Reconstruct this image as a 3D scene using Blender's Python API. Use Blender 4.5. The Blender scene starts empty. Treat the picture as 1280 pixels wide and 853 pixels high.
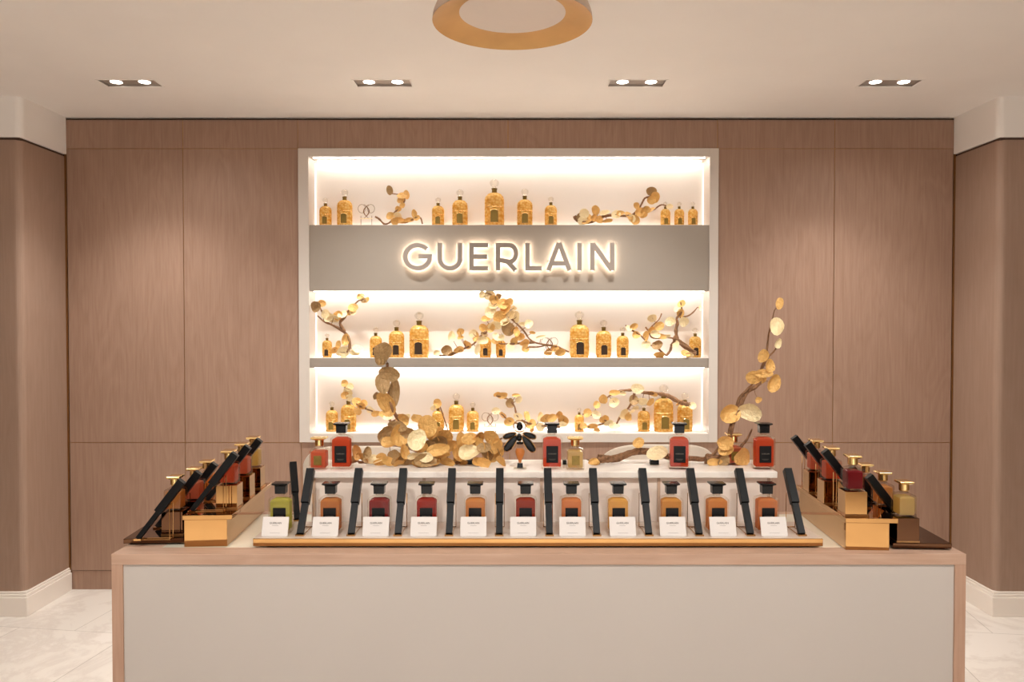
import bpy, bmesh, math, random
from mathutils import Vector, Matrix, Euler
random.seed(7)
SC = bpy.context.scene
COL = SC.collection
PI = math.pi
R = math.radians
# ---------------------------------------------------------------- camera
F = 1000.0; CX, CY = 640.0, 426.5
CAMZ = 1.52
TILT = math.atan(20.5 / F)
cam_d = bpy.data.cameras.new('camera'); cam = bpy.data.objects.new('camera', cam_d); COL.objects.link(cam)
cam.location = (0, 0, CAMZ); cam.rotation_euler = (PI / 2 - TILT, 0, 0)
cam_d.sensor_width = 36; cam_d.sensor_fit = 'HORIZONTAL'; cam_d.lens = 36 * F / 1280; cam_d.clip_start = .05
SC.camera = cam
def ray(px, py):
    a = (px - CX) / F; b = -(py - CY) / F
    ct, st = math.cos(TILT), math.sin(TILT)
    return Vector((a, ct + b * st, -st + b * ct))
def at(px, py, Y):
    d = ray(px, py); return Vector((0, 0, CAMZ)) + d * (Y / d.y)
def on(px, py, z):
    d = ray(px, py); return Vector((0, 0, CAMZ)) + d * ((z - CAMZ) / d.z)
# ---------------------------------------------------------------- materials
def lin(c):
    return tuple((v / 255 / 12.92 if v / 255 <= .04045 else ((v / 255 + .055) / 1.055) ** 2.4) for v in c) + (1,)
def newmat(name):
    m = bpy.data.materials.new(name); m.use_nodes = True
    nt = m.node_tree; nt.nodes.clear()
    out = nt.nodes.new('ShaderNodeOutputMaterial')
    return m, nt, out
def P(name, col, rough=.5, metal=0, noise=0, bdist=.01, nscale=20, stretch=(1, 1, 1), bump=0, bscale=80, coat=0, emit=None, estr=0, spec=.5, col2=None):
    m, nt, out = newmat(name)
    b = nt.nodes.new('ShaderNodeBsdfPrincipled')
    c = lin(col)
    b.inputs['Base Color'].default_value = c
    b.inputs['Roughness'].default_value = rough; b.inputs['Metallic'].default_value = metal
    b.inputs['Coat Weight'].default_value = coat; b.inputs['Specular IOR Level'].default_value = spec
    if emit: b.inputs['Emission Color'].default_value = lin(emit); b.inputs['Emission Strength'].default_value = estr
    if noise or bump:
        tc = nt.nodes.new('ShaderNodeTexCoord'); mp = nt.nodes.new('ShaderNodeMapping')
        mp.inputs['Scale'].default_value = stretch
        nt.links.new(tc.outputs['Object'], mp.inputs['Vector'])
    if noise:
        n = nt.nodes.new('ShaderNodeTexNoise'); n.inputs['Scale'].default_value = nscale; n.inputs['Detail'].default_value = 6
        nt.links.new(mp.outputs[0], n.inputs['Vector'])
        r = nt.nodes.new('ShaderNodeValToRGB')
        d = lin(col2) if col2 else tuple(v * (1 - noise) for v in c[:3]) + (1,)
        r.color_ramp.elements[0].position = .3; r.color_ramp.elements[0].color = d
        r.color_ramp.elements[1].position = .7; r.color_ramp.elements[1].color = c
        nt.links.new(n.outputs['Fac'], r.inputs['Fac']); nt.links.new(r.outputs[0], b.inputs['Base Color'])
    if bump:
        n2 = nt.nodes.new('ShaderNodeTexNoise'); n2.inputs['Scale'].default_value = bscale; n2.inputs['Detail'].default_value = 4
        nt.links.new(mp.outputs[0], n2.inputs['Vector'])
        bp = nt.nodes.new('ShaderNodeBump'); bp.inputs['Strength'].default_value = bump; bp.inputs['Distance'].default_value = bdist
        nt.links.new(n2.outputs['Fac'], bp.inputs['Height']); nt.links.new(bp.outputs[0], b.inputs['Normal'])
    nt.links.new(b.outputs[0], out.inputs['Surface'])
    return m
def wood(name, c1, c2, horiz=False, rough=.45):
    m, nt, out = newmat(name)
    N = nt.nodes.new; L = nt.links.new
    b = N('ShaderNodeBsdfPrincipled'); b.inputs['Roughness'].default_value = rough; b.inputs['Specular IOR Level'].default_value = .3
    tc = N('ShaderNodeTexCoord'); mp = N('ShaderNodeMapping')
    mp.inputs['Scale'].default_value = (1.2, 30, 30) if horiz else (30, 30, 1.2)
    L(tc.outputs['Object'], mp.inputs['Vector'])
    n = N('ShaderNodeTexNoise'); n.inputs['Scale'].default_value = 3; n.inputs['Detail'].default_value = 8; n.inputs['Roughness'].default_value = .65
    L(mp.outputs[0], n.inputs['Vector'])
    mp2 = N('ShaderNodeMapping'); mp2.inputs['Scale'].default_value = (.5, 3, 3) if horiz else (3, 3, .5)
    L(tc.outputs['Object'], mp2.inputs['Vector'])
    n2 = N('ShaderNodeTexNoise'); n2.inputs['Scale'].default_value = 2; n2.inputs['Detail'].default_value = 3; n2.inputs['Distortion'].default_value = .6
    L(mp2.outputs[0], n2.inputs['Vector'])
    w = N('ShaderNodeMath'); w.operation = 'MULTIPLY'; w.inputs[1].default_value = 9; L(n2.outputs['Fac'], w.inputs[0])
    fr = N('ShaderNodeMath'); fr.operation = 'PINGPONG'; fr.inputs[1].default_value = .5; L(w.outputs[0], fr.inputs[0])
    mx = N('ShaderNodeMath'); mx.operation = 'MULTIPLY_ADD'; mx.inputs[1].default_value = .35; L(fr.outputs[0], mx.inputs[0]); L(n.outputs['Fac'], mx.inputs[2])
    r = N('ShaderNodeValToRGB')
    r.color_ramp.elements[0].position = .32; r.color_ramp.elements[0].color = lin(c2)
    r.color_ramp.elements[1].position = .82; r.color_ramp.elements[1].color = lin(c1)
    L(mx.outputs[0], r.inputs['Fac']); L(r.outputs[0], b.inputs['Base Color'])
    L(b.outputs[0], out.inputs['Surface'])
    return m
def glass(name, tint=(252, 250, 246), refl=.12):
    m, nt, out = newmat(name)
    N = nt.nodes.new; L = nt.links.new
    t = N('ShaderNodeBsdfTransparent'); t.inputs[0].default_value = lin(tint)
    g = N('ShaderNodeBsdfGlossy'); g.inputs['Roughness'].default_value = .04
    lw = N('ShaderNodeLayerWeight'); lw.inputs['Blend'].default_value = .35
    mr = N('ShaderNodeMath'); mr.operation = 'MULTIPLY_ADD'; mr.inputs[1].default_value = .32; mr.inputs[2].default_value = refl * .1
    L(lw.outputs['Fresnel'], mr.inputs[0])
    mx = N('ShaderNodeMixShader'); L(mr.outputs[0], mx.inputs[0]); L(t.outputs[0], mx.inputs[1]); L(g.outputs[0], mx.inputs[2])
    L(mx.outputs[0], out.inputs['Surface'])
    return m
def liquid(name, col, dens=.6):
    m, nt, out = newmat(name)
    N = nt.nodes.new; L = nt.links.new
    c = lin(col)
    t = N('ShaderNodeBsdfTransparent'); t.inputs[0].default_value = c
    tl = N('ShaderNodeBsdfTranslucent'); tl.inputs[0].default_value = c
    df = N('ShaderNodeBsdfDiffuse'); df.inputs[0].default_value = c
    g = N('ShaderNodeBsdfGlossy'); g.inputs['Roughness'].default_value = .05
    a = N('ShaderNodeMixShader'); a.inputs[0].default_value = .5; L(tl.outputs[0], a.inputs[1]); L(df.outputs[0], a.inputs[2])
    b = N('ShaderNodeMixShader'); b.inputs[0].default_value = dens; L(t.outputs[0], b.inputs[1]); L(a.outputs[0], b.inputs[2])
    lw = N('ShaderNodeLayerWeight'); lw.inputs['Blend'].default_value = .2
    e = N('ShaderNodeMixShader'); fm_ = N('ShaderNodeMath'); fm_.operation = 'MULTIPLY'; fm_.inputs[1].default_value = .35; L(lw.outputs['Fresnel'], fm_.inputs[0]); L(fm_.outputs[0], e.inputs[0]); L(b.outputs[0], e.inputs[1]); L(g.outputs[0], e.inputs[2])
    L(e.outputs[0], out.inputs['Surface'])
    return m
def amber():
    m, nt, out = newmat('gilded amber glass')
    N = nt.nodes.new; L = nt.links.new
    tc = N('ShaderNodeTexCoord')
    v = N('ShaderNodeTexVoronoi'); v.inputs['Scale'].default_value = 15
    L(tc.outputs['Object'], v.inputs['Vector'])
    r = N('ShaderNodeValToRGB'); r.color_ramp.elements[0].color = lin((255, 234, 160)); r.color_ramp.elements[1].color = lin((226, 176, 84)); r.color_ramp.elements[1].position = .75
    L(v.outputs['Distance'], r.inputs['Fac'])
    bp = N('ShaderNodeBump'); bp.inputs['Strength'].default_value = .5; bp.inputs['Distance'].default_value = .004; bp.invert = True
    L(v.outputs['Distance'], bp.inputs['Height'])
    tl = N('ShaderNodeBsdfTranslucent'); L(r.outputs[0], tl.inputs[0])
    b = N('ShaderNodeBsdfPrincipled'); b.inputs['Metallic'].default_value = .25; b.inputs['Roughness'].default_value = .25
    L(r.outputs[0], b.inputs['Base Color']); L(bp.outputs[0], b.inputs['Normal'])
    mx = N('ShaderNodeMixShader'); mx.inputs[0].default_value = .5; L(b.outputs[0], mx.inputs[1]); L(tl.outputs[0], mx.inputs[2])
    L(mx.outputs[0], out.inputs['Surface'])
    return m
def marble(name, tiles=True):
    m, nt, out = newmat(name)
    N = nt.nodes.new; L = nt.links.new
    b = N('ShaderNodeBsdfPrincipled'); b.inputs['Roughness'].default_value = .35
    tc = N('ShaderNodeTexCoord'); mp = N('ShaderNodeMapping'); mp.inputs['Rotation'].default_value = (0, 0, .7)
    L(tc.outputs['Object'], mp.inputs['Vector'])
    n = N('ShaderNodeTexNoise'); n.inputs['Scale'].default_value = 2.2; n.inputs['Detail'].default_value = 10; n.inputs['Roughness'].default_value = .68; n.inputs['Distortion'].default_value = .5
    L(mp.outputs[0], n.inputs['Vector'])
    r = N('ShaderNodeValToRGB'); e = r.color_ramp.elements
    e[0].position = .44; e[0].color = lin((240, 232, 222)); e[1].position = .56; e[1].color = lin((242, 234, 225))
    k = e.new(.5); k.color = lin((228, 218, 208))
    L(n.outputs['Fac'], r.inputs['Fac'])
    src = r.outputs[0]
    if tiles:
        br = N('ShaderNodeTexBrick'); br.inputs['Scale'].default_value = 1; br.inputs['Mortar Size'].default_value = .002
        br.inputs['Brick Width'].default_value = .6; br.inputs['Row Height'].default_value = .6; br.offset = .5
        br.inputs['Color1'].default_value = (1, 1, 1, 1); br.inputs['Color2'].default_value = (.93, .93, .93, 1); br.inputs['Mortar'].default_value = (.62, .6, .57, 1)
        mp3 = N('ShaderNodeMapping'); mp3.inputs['Rotation'].default_value = (0, 0, R(8)); L(tc.outputs['Object'], mp3.inputs['Vector'])
        L(mp3.outputs[0], br.inputs['Vector'])
        mm = N('ShaderNodeMixRGB'); mm.blend_type = 'MULTIPLY'; mm.inputs[0].default_value = 1
        L(src, mm.inputs[1]); L(br.outputs['Color'], mm.inputs[2]); src = mm.outputs[0]
    L(src, b.inputs['Base Color']); L(b.outputs[0], out.inputs['Surface'])
    return m
def EM(name, col, s):
    m, nt, out = newmat(name); e = nt.nodes.new('ShaderNodeEmission'); e.inputs[0].default_value = lin(col); e.inputs[1].default_value = s
    nt.links.new(e.outputs[0], out.inputs['Surface']); return m
M = {}
M['wood'] = wood('pale oak veneer', (165, 134, 115), (148, 117, 98))
M['wood_side'] = wood('side wall veneer', (164, 137, 120), (154, 127, 109))
M['wood_counter'] = wood('counter oak edging', (200, 168, 147), (184, 150, 128), True)
M['wood_post'] = wood('counter oak upright', (194, 160, 138), (178, 142, 120))
M['plaster'] = P('warm white plaster', (246, 242, 237), .7, noise=.03, nscale=3)
M['lacquer'] = P('off white lacquer', (232, 224, 216), .45, noise=.02, nscale=4)
M['front'] = P('counter front panel', (198, 190, 183), .5, noise=.02, nscale=3)
M['framepaint'] = P('pale greige frame paint', (206, 196, 186), .5, noise=.02, nscale=4)
M['sign'] = P('greige sign board', (154, 143, 131), .45, noise=.03, nscale=5)
M['letter'] = P('greige letter face', (146, 134, 124), .5, noise=.03, nscale=20)
M['base'] = P('white gloss paint', (243, 234, 224), .35, noise=.02, nscale=4)
M['brass'] = P('brass inlay', (176, 134, 88), .3, 1, noise=.1, nscale=30)
M['reveal'] = P('shadow gap', (70, 48, 34), .8, noise=.1, nscale=10)  # dark brown carries the shade of the recessed gaps in its colour
M['floor'] = marble('white marble tiles')
M['marble'] = marble('cream stone', False)
M['gold'] = P('mirror gold', (188, 144, 92), .06, 1, noise=.06, nscale=8)
M['gold_darkrefl'] = P('painted-reflection gold mirror', (92, 64, 46), .07, 1, noise=.06, nscale=8)  # gold mirror whose dark reflection is put into the base colour
M['goldsatin'] = P('satin gold cap', (240, 205, 140), .22, 1, noise=.06, nscale=60)
M['goldinner'] = P('brushed gold leaf shade lining', (208, 164, 104), .4, .6, noise=.22, nscale=5, stretch=(1, 1, 1))
M['shade'] = P('beige lamp shell', (216, 196, 178), .5, noise=.05, nscale=15)
M['black'] = P('black lacquer', (8, 7, 8), .22, spec=.3, noise=.2, nscale=40)
M['blackm'] = P('matt black case', (9, 8, 9), .4, spec=.2, noise=.2, nscale=60)
M['label'] = P('black label', (10, 9, 10), .4, spec=.25, noise=.2, nscale=60)
M['print'] = P('printed ink', (86, 78, 72), .6, noise=.1, nscale=60)
M['labelprint'] = P('pale label ink', (120, 110, 98), .5, noise=.1, nscale=60)
M['card'] = P('white card', (222, 215, 210), .5, noise=.02, nscale=30)
M['glass'] = glass('clear glass')
M['amber'] = amber()
M['golive'] = P('olive gilt label', (150, 124, 58), .35, .5, noise=.3, nscale=90)
M['gdark'] = P('dark engraved label', (60, 40, 20), .4, .2, noise=.4, nscale=120)
M['goldneck'] = P('old gold collar', (132, 108, 52), .3, .8, noise=.2, nscale=90)
M['leaf'] = P('gold leaf foil', (238, 188, 112), .36, .25, noise=.16, nscale=1.6, bump=.35, bscale=3, bdist=.03)
M['leafpale'] = P('pale gold foil', (253, 232, 184), .4, .12, noise=.1, nscale=1.6, bump=.35, bscale=3, bdist=.03)
M['leafdull'] = P('dull bronze gold foil', (182, 146, 98), .42, .2, noise=.2, nscale=1.6, bump=.35, bscale=3, bdist=.03)
M['bark'] = P('driftwood bark', (160, 116, 80), .75, noise=.45, nscale=40, stretch=(3, 3, 1), bump=.8, bscale=70)
M['upholstery'] = P('cream upholstery', (236, 224, 208), .85, noise=.04, nscale=60, bump=.1, bscale=300)
M['lampmetal'] = P('downlight housing', (170, 158, 148), .4, .3, noise=.05, nscale=30)
M['diffuser'] = P('opal diffuser', (226, 214, 204), .5, noise=.02, nscale=10)
M['led'] = EM('led tape', (255, 246, 236), 13)
M['ledside'] = EM('dim led tape', (255, 240, 224), 2)
M['halo'] = EM('halo led', (255, 236, 214), 17)
M['bulb'] = EM('lamp disc', (255, 244, 232), 8)
LIQ = {}
for k, c in dict(green=(222, 220, 112), amber=(232, 168, 96), rose=(178, 48, 46), red=(200, 62, 44), orange=(242, 182, 108),
                 brown=(196, 76, 42), peach=(244, 174, 110), pale=(252, 212, 126), yellow=(242, 192, 104), coral=(236, 122, 82),
                 cream=(240, 216, 150), wine=(170, 54, 62), blush=(240, 150, 116)).items():
    LIQ[k] = liquid(k + ' perfume', c)
# ---------------------------------------------------------------- mesh builder
class MB:
    def __init__(s): s.v = []; s.f = []; s.m = []; s.k = 0
    def add(s, vs, fs):
        o = len(s.v); s.v += [tuple(v) for v in vs]; s.f += [tuple(i + o for i in f) for f in fs]; s.m += [s.k] * len(fs); return s
    def box(s, x0, x1, y0, y1, z0, z1, mt=None):
        vs = [Vector((x, y, z)) for z in (z0, z1) for y in (y0, y1) for x in (x0, x1)]
        if mt: vs = [mt @ v for v in vs]
        return s.add(vs, [(0, 2, 3, 1), (4, 5, 7, 6), (0, 1, 5, 4), (2, 6, 7, 3), (0, 4, 6, 2), (1, 3, 7, 5)])
    def taper(s, w0, d0, w1, d1, z0, z1, cx=0, cy=0):
        vs = []
        for w, d, z in ((w0, d0, z0), (w1, d1, z1)):
            vs += [(cx - w / 2, cy - d / 2, z), (cx + w / 2, cy - d / 2, z), (cx - w / 2, cy + d / 2, z), (cx + w / 2, cy + d / 2, z)]
        return s.add(vs, [(0, 2, 3, 1), (4, 5, 7, 6), (0, 1, 5, 4), (2, 6, 7, 3), (0, 4, 6, 2), (1, 3, 7, 5)])
    def lathe(s, prof, n=24, c=(0, 0, 0), sy=1, fn=None, caps=True):
        vs = []; fs = []
        for (r, z) in prof:
            for i in range(n):
                a = 2 * PI * i / n; rr = r * (fn(a, z) if fn else 1)
                vs.append((c[0] + rr * math.cos(a), c[1] + rr * math.sin(a) * sy, c[2] + z))
        m = len(prof)
        for j in range(m - 1):
            for i in range(n):
                fs.append((j * n + i, j * n + (i + 1) % n, (j + 1) * n + (i + 1) % n, (j + 1) * n + i))
        if caps: fs.append(tuple(range(n - 1, -1, -1))); fs.append(tuple((m - 1) * n + i for i in range(n)))
        return s.add(vs, fs)
    def tube(s, pts, rad, n=8, closed=False):
        pts = [Vector(p) for p in pts]; m = len(pts)
        if not hasattr(rad, '__len__'): rad = [rad] * m
        vs = []; fs = []; up = Vector((.123, .21, .97)).normalized()
        for i, p in enumerate(pts):
            a = pts[i - 1] if (i > 0 or closed) else p; b = pts[(i + 1) % m] if (i < m - 1 or closed) else p
            t = (b - a).normalized(); x = t.cross(up)
            if x.length < 1e-4: x = t.cross(Vector((1, 0, 0)))
            x.normalize(); y = t.cross(x)
            for k in range(n):
                an = 2 * PI * k / n; vs.append(p + (x * math.cos(an) + y * math.sin(an)) * rad[i])
        for j in range(m if closed else m - 1):
            j2 = (j + 1) % m
            for k in range(n):
                fs.append((j * n + k, j * n + (k + 1) % n, j2 * n + (k + 1) % n, j2 * n + k))
        if not closed:
            fs.append(tuple(range(n - 1, -1, -1))); fs.append(tuple((m - 1) * n + i for i in range(n)))
        return s.add(vs, fs)
    def strip(s, ps, t, y0, y1, mp):
        # extruded band along 2-D polyline ps; mp maps (u, v, y) to a point
        L_ = []; m = len(ps)
        for i in range(m):
            a = ps[max(i - 1, 0)]; b = ps[min(i + 1, m - 1)]
            dx, dy = b[0] - a[0], b[1] - a[1]; l = math.hypot(dx, dy)
            nx, ny = -dy / l * t / 2, dx / l * t / 2
            L_.append(((ps[i][0] + nx, ps[i][1] + ny), (ps[i][0] - nx, ps[i][1] - ny)))
        vs = []; fs = []
        for (a, b) in L_:
            vs += [mp(*a, y0), mp(*b, y0), mp(*b, y1), mp(*a, y1)]
        for i in range(m - 1):
            o = i * 4
            for k in range(4): fs.append((o + k, o + (k + 1) % 4, o + 4 + (k + 1) % 4, o + 4 + k))
        fs.append((3, 2, 1, 0)); o = (m - 1) * 4; fs.append((o, o + 1, o + 2, o + 3))
        return s.add(vs, fs)
    def poly(s, ps, y0, y1, mp):
        n = len(ps)
        vs = [mp(u, v, y0) for u, v in ps] + [mp(u, v, y1) for u, v in ps]
        fs = [tuple(range(n)), tuple(range(2 * n - 1, n - 1, -1))] + [(i, (i + 1) % n, n + (i + 1) % n, n + i) for i in range(n)]
        return s.add(vs, fs)
    def mesh(s, name, mat, smooth=False):
        me = bpy.data.meshes.new(name); me.from_pydata(s.v, [], s.f)
        mats = mat if isinstance(mat, (list, tuple)) else [mat]
        for q in mats: me.materials.append(q)
        bm = bmesh.new(); bm.from_mesh(me); bmesh.ops.recalc_face_normals(bm, faces=bm.faces)
        bm.to_mesh(me); bm.free()
        if len(mats) > 1:
            for p, k in zip(me.polygons, s.m): p.material_index = k
        if smooth:
            me.polygons.foreach_set('use_smooth', [True] * len(me.polygons))
            try: me.set_sharp_from_angle(angle=R(38))
            except Exception: pass
        me.update(); return me
    def build(s, name, mat, parent=None, smooth=False, bevel=0, seg=2):
        o = bpy.data.objects.new(name, s.mesh(name, mat, smooth)); COL.objects.link(o)
        if parent: o.parent = parent
        if bevel:
            b = o.modifiers.new('bevel', 'BEVEL'); b.width = bevel; b.segments = seg; b.limit_method = 'ANGLE'; b.angle_limit = R(35)
        return o
def tag(o, label, cat, group=None, kind=None):
    o['label'] = label; o['category'] = cat
    if group: o['group'] = group
    if kind: o['kind'] = kind
    return o
def empty(name, loc=(0, 0, 0), rz=0):
    o = bpy.data.objects.new(name, None); COL.objects.link(o); o.location = loc; o.rotation_euler = (0, 0, rz); o.empty_display_size = .05
    return o
def struct(name, mb, mat, bevel=0):
    o = mb.build(name, mat, bevel=bevel); o['kind'] = 'structure'; return o
def copy_tree(o, parent=None):
    c = o.copy(); COL.objects.link(c)
    if parent: c.parent = parent
    for ch in list(o.children): copy_tree(ch, c)
    return c
def text_mesh(s, size, name):
    cu = bpy.data.curves.new(name, 'FONT'); cu.body = s; cu.size = size; cu.align_x = 'CENTER'; cu.align_y = 'CENTER'; cu.extrude = size * .02; cu.offset = size * .01
    to = bpy.data.objects.new(name, cu); COL.objects.link(to)
    dg = bpy.context.evaluated_depsgraph_get(); dg.update()
    me = bpy.data.meshes.new_from_object(to.evaluated_get(dg)); me.name = name
    bpy.data.objects.remove(to); return me
# ---------------------------------------------------------------- room
YB = 4.555
ZC = at(640, 147, YB).z
XL = at(80, 170, YB).x; XR = at(1195, 170, YB).x
YP = 4.146            # corner of the side piers
ZS = at(80, 193, YB).z
struct('floor', MB().box(-5, 5, -4, 5.1, -.1, 0), M['floor'])
# ceiling with cut-outs for the twin downlights
DL = [(163, 'far left'), (479, 'centre left'), (796, 'centre right'), (1112, 'far right')]
def onz(px, py, z): return on(px, py, z)
yl0 = onz(640, 99.5, ZC).y; yl1 = onz(640, 108.5, ZC).y
dlx = []
for px, _ in DL:
    c = onz(px, 104, ZC); dlx.append((c.x - .138, c.x + .138))
yb0, yb1 = .9, .9 + (yl1 - yl0)
FILLROWS = [(.9, [-1.6, -.53, .53, 1.6]), (-1.6, [-2.6, -1, 1, 2.6])]  # out-of-view downlight rows added to brighten ceiling, floor and counter
cm = MB()
rows = [(yl0, yl1, dlx)]
for y, xs in FILLROWS: rows.append((y - .05, y + .05, [(x - .138, x + .138) for x in xs]))
rows.sort()
cur = -4
for y0, y1, spans in rows:
    cm.box(-5, 5, cur, y0, ZC, ZC + .12)
    x = -5
    for a, b in sorted(spans):
        cm.box(x, a, y0, y1, ZC, ZC + .12); x = b
    cm.box(x, 5, y0, y1, ZC, ZC + .12); cur = y1
cm.box(-5, 5, cur, 5.1, ZC, ZC + .12)
struct('ceiling', cm, M['plaster'])
# niche rectangle
FX0, FX1 = at(374, 370, YB).x, at(897, 370, YB).x
FZ0, FZ1 = at(640, 553, YB).z, at(640, 186, YB).z
# back wall panels, split by brass joints
wj = .004
zj1 = at(640, 186, YB).z; zj0 = at(640, 553.5, YB).z; zpl = at(100, 714, YB).z
zt = ZC - .014
xs_mid = [XL + .012, at(230, 370, YB).x, FX0, FX1, at(1042, 370, YB).x, XR - .012]
xs_top = [xs_mid[0], xs_mid[1], at(372, 165, YB).x, at(635, 165, YB).x, at(897, 165, YB).x, xs_mid[4], xs_mid[5]]
xs_low = [xs_mid[0], xs_mid[1], at(377, 600, YB).x, at(637, 600, YB).x, at(899, 600, YB).x, xs_mid[4], xs_mid[5]]
wb = MB()
def panels(xs, z0, z1, skip=()):
    for i in range(len(xs) - 1):
        if i in skip: continue
        wb.box(xs[i] + wj / 2, xs[i + 1] - wj / 2, YB, YB + .03, z0, z1)
panels(xs_top, zj1 + wj / 2, zt); panels(xs_mid, zj0 + wj / 2, zj1 - wj / 2, (2,)); panels(xs_low, zpl + wj, zj0 - wj / 2)
wb.box(xs_low[0], xs_low[-1], YB + .006, YB + .03, 0, zpl)
struct('wall_back', wb, M['wood'])
bk = MB(); bk.box(-5, 5, YB + .25, YB + .3, 0, ZC)
bk.box(-5, FX0 + .02, YB + .031, YB + .25, 0, ZC); bk.box(FX1 - .02, 5, YB + .031, YB + .25, 0, ZC)
bk.box(FX0 + .02, FX1 - .02, YB + .031, YB + .25, 0, FZ0 + .02); bk.box(FX0 + .02, FX1 - .02, YB + .031, YB + .25, FZ1 - .02, ZC)
struct('wall_backing', bk, M['reveal'])
n = 0
def trim(mb, mat, nm=None):
    global n
    n += 1
    return struct('trim_%d' % n, mb, mat)
jt = MB()
for i, x in enumerate(xs_mid[1:-1]):
    if i in (1, 2): continue
    jt.box(x - wj / 2, x + wj / 2, YB + .002, YB + .03, zpl, zt)
jt.box(XL + .001, XL + .011, YB - .002, YB + .03, 0, zt); jt.box(XR - .011, XR - .001, YB - .002, YB + .03, 0, zt)
trim(jt, M['brass'])
jh = MB()
for x in (xs_low[2], xs_low[3], xs_low[4]): jh.box(x - wj / 2, x + wj / 2, YB + .004, YB + .03, zpl, zj0)
for x in (xs_top[2], xs_top[3], xs_top[4]): jh.box(x - wj / 2, x + wj / 2, YB + .004, YB + .03, zj1, zt)
jh.box(XL + .012, XR - .012, YB + .004, YB + .03, zj1 - wj / 2, zj1 + wj / 2)
jh.box(XL + .012, XR - .012, YB + .003, YB + .03, zj0 - wj / 2, zj0 + wj / 2)
trim(jh, M['brass'])
PLAN = lambda u, v, y: Vector((u, v, y))
def corner(X, s, y0, y1, rr=.035):
    return [(X + s * 3, y0), (X + s * 3, y1), (X, y1)] + [(X + s * rr - s * rr * math.cos(a), y0 + rr - rr * math.sin(a)) for a in [PI / 2 * k / 6 for k in range(7)]]
# side piers, wood below and white plaster above
for side, X in (('left', XL), ('right', XR)):
    s = -1 if side == 'left' else 1
    a, b = sorted((X, X + s * 3)); w = MB(); w.poly(corner(X, s, YP, YB + .3), 0, ZS - .012, PLAN)
    struct('wall_' + side, w, M['wood_side'])
    a, b = sorted((X - s * .012, X + s * 3)); w = MB(); w.poly(corner(X - s * .012, s, YP - .012, YB), ZS, ZC + .001, PLAN)
    struct('wall_%s_soffit' % side, w, M['plaster'])
    a, b = sorted((X + s * .004, X + s * 3)); w = MB(); w.box(a, b, YP + .004, YB, ZS - .013, ZS + .002)
    trim(w, M['reveal'])  # dark strip drawn as the line of shade under the soffit
    bb = MB()
    for (d, z0, z1) in ((.018, 0, .1), (.012, .1, .116), (.007, .116, .128)):
        a, b = sorted((X - s * d, X + s * 3)); bb.box(a, b, YP - d, YB, z0, z1)
    struct('baseboard_' + side, bb, M['base'], bevel=.003)
    w = MB(); a, b = sorted((s * 5, s * 5.1)); w.box(a, b, -4, 5.1, 0, ZC)
    struct('wall_%s_far' % side, w, M['wood_side'])
w = MB(); w.box(-5, -1.6, -4.1, -4, 0, ZC); w.box(1.6, 5, -4.1, -4, 0, ZC); w.box(-1.6, 1.6, -4.1, -4, 2.3, ZC)
struct('wall_front', w, M['wood_side'])
# ---------------------------------------------------------------- display niche
NI0, NI1 = at(387, 370, YB).x, at(886, 370, YB).x
NZ1 = at(640, 196, YB).z; NZ0 = at(640, 542, YB).z
YF = YB - .012; YK = YB + .15
nr = empty('display_niche', (0, YB, 0)); nr.location = (0, 0, 0)
tag(nr, 'white illuminated wall niche of three glowing shelves set in the oak wall', 'display shelf')
fm = MB()
fm.box(FX0, NI0, YF, YK + .03, FZ0, FZ1); fm.box(NI1, FX1, YF, YK + .03, FZ0, FZ1)
fm.box(NI0, NI1, YF, YK + .03, FZ0, NZ0); fm.box(NI0, NI1, YF, YK + .03, NZ1, FZ1)
fm.build('frame', M['framepaint'], nr, bevel=.0015)
MB().box(NI0, NI1, YK, YK + .03, NZ0, NZ1).build('back_panel', M['lacquer'], nr)
SZ = [(at(640, 364, YB).z, at(640, 281.5, YB).z), (at(640, 460, YB).z, at(640, 448, YB).z)]
YS = YB - .002
MB().box(NI0, NI1, YS, YK, *SZ[0]).build('sign_board', M['sign'], nr, bevel=.001)
MB().box(NI0, NI1, YS, YK, *SZ[1]).build('shelf', M['sign'], nr, bevel=.001)
bays = [(SZ[0][1], NZ1), (SZ[1][1], SZ[0][0]), (NZ0, SZ[1][0])]
for z0, z1 in bays:
    MB().box(NI0, NI1, YS + .004, YK - .0, z0 + .0001, z0 + .0015).build('shelf_liner', M['lacquer'], nr)
    l = MB(); l.box(NI0 + .02, NI1 - .02, YK - .034, YK - .022, z1 - .006, z1 - .0005); l.build('led_strip', M['led'], nr)
    l = MB(); l.box(NI0 + .02, NI1 - .02, YS + .022, YS + .030, z1 - .004, z1 - .0005); l.build('led_strip', M['led'], nr)
    l = MB(); l.box(NI0 + .01, NI1 - .01, YK - .007, YK - .001, z0 + .0015, z0 + .0055); l.build('led_strip', M['led'], nr)
    for x0, x1 in ((NI0 + .0005, NI0 + .004), (NI1 - .004, NI1 - .0005)):
        l = MB(); l.box(x0, x1, YK - .014, YK - .006, z0 + .01, z1 - .01); l.build('led_strip', M['ledside'], nr)
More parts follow.
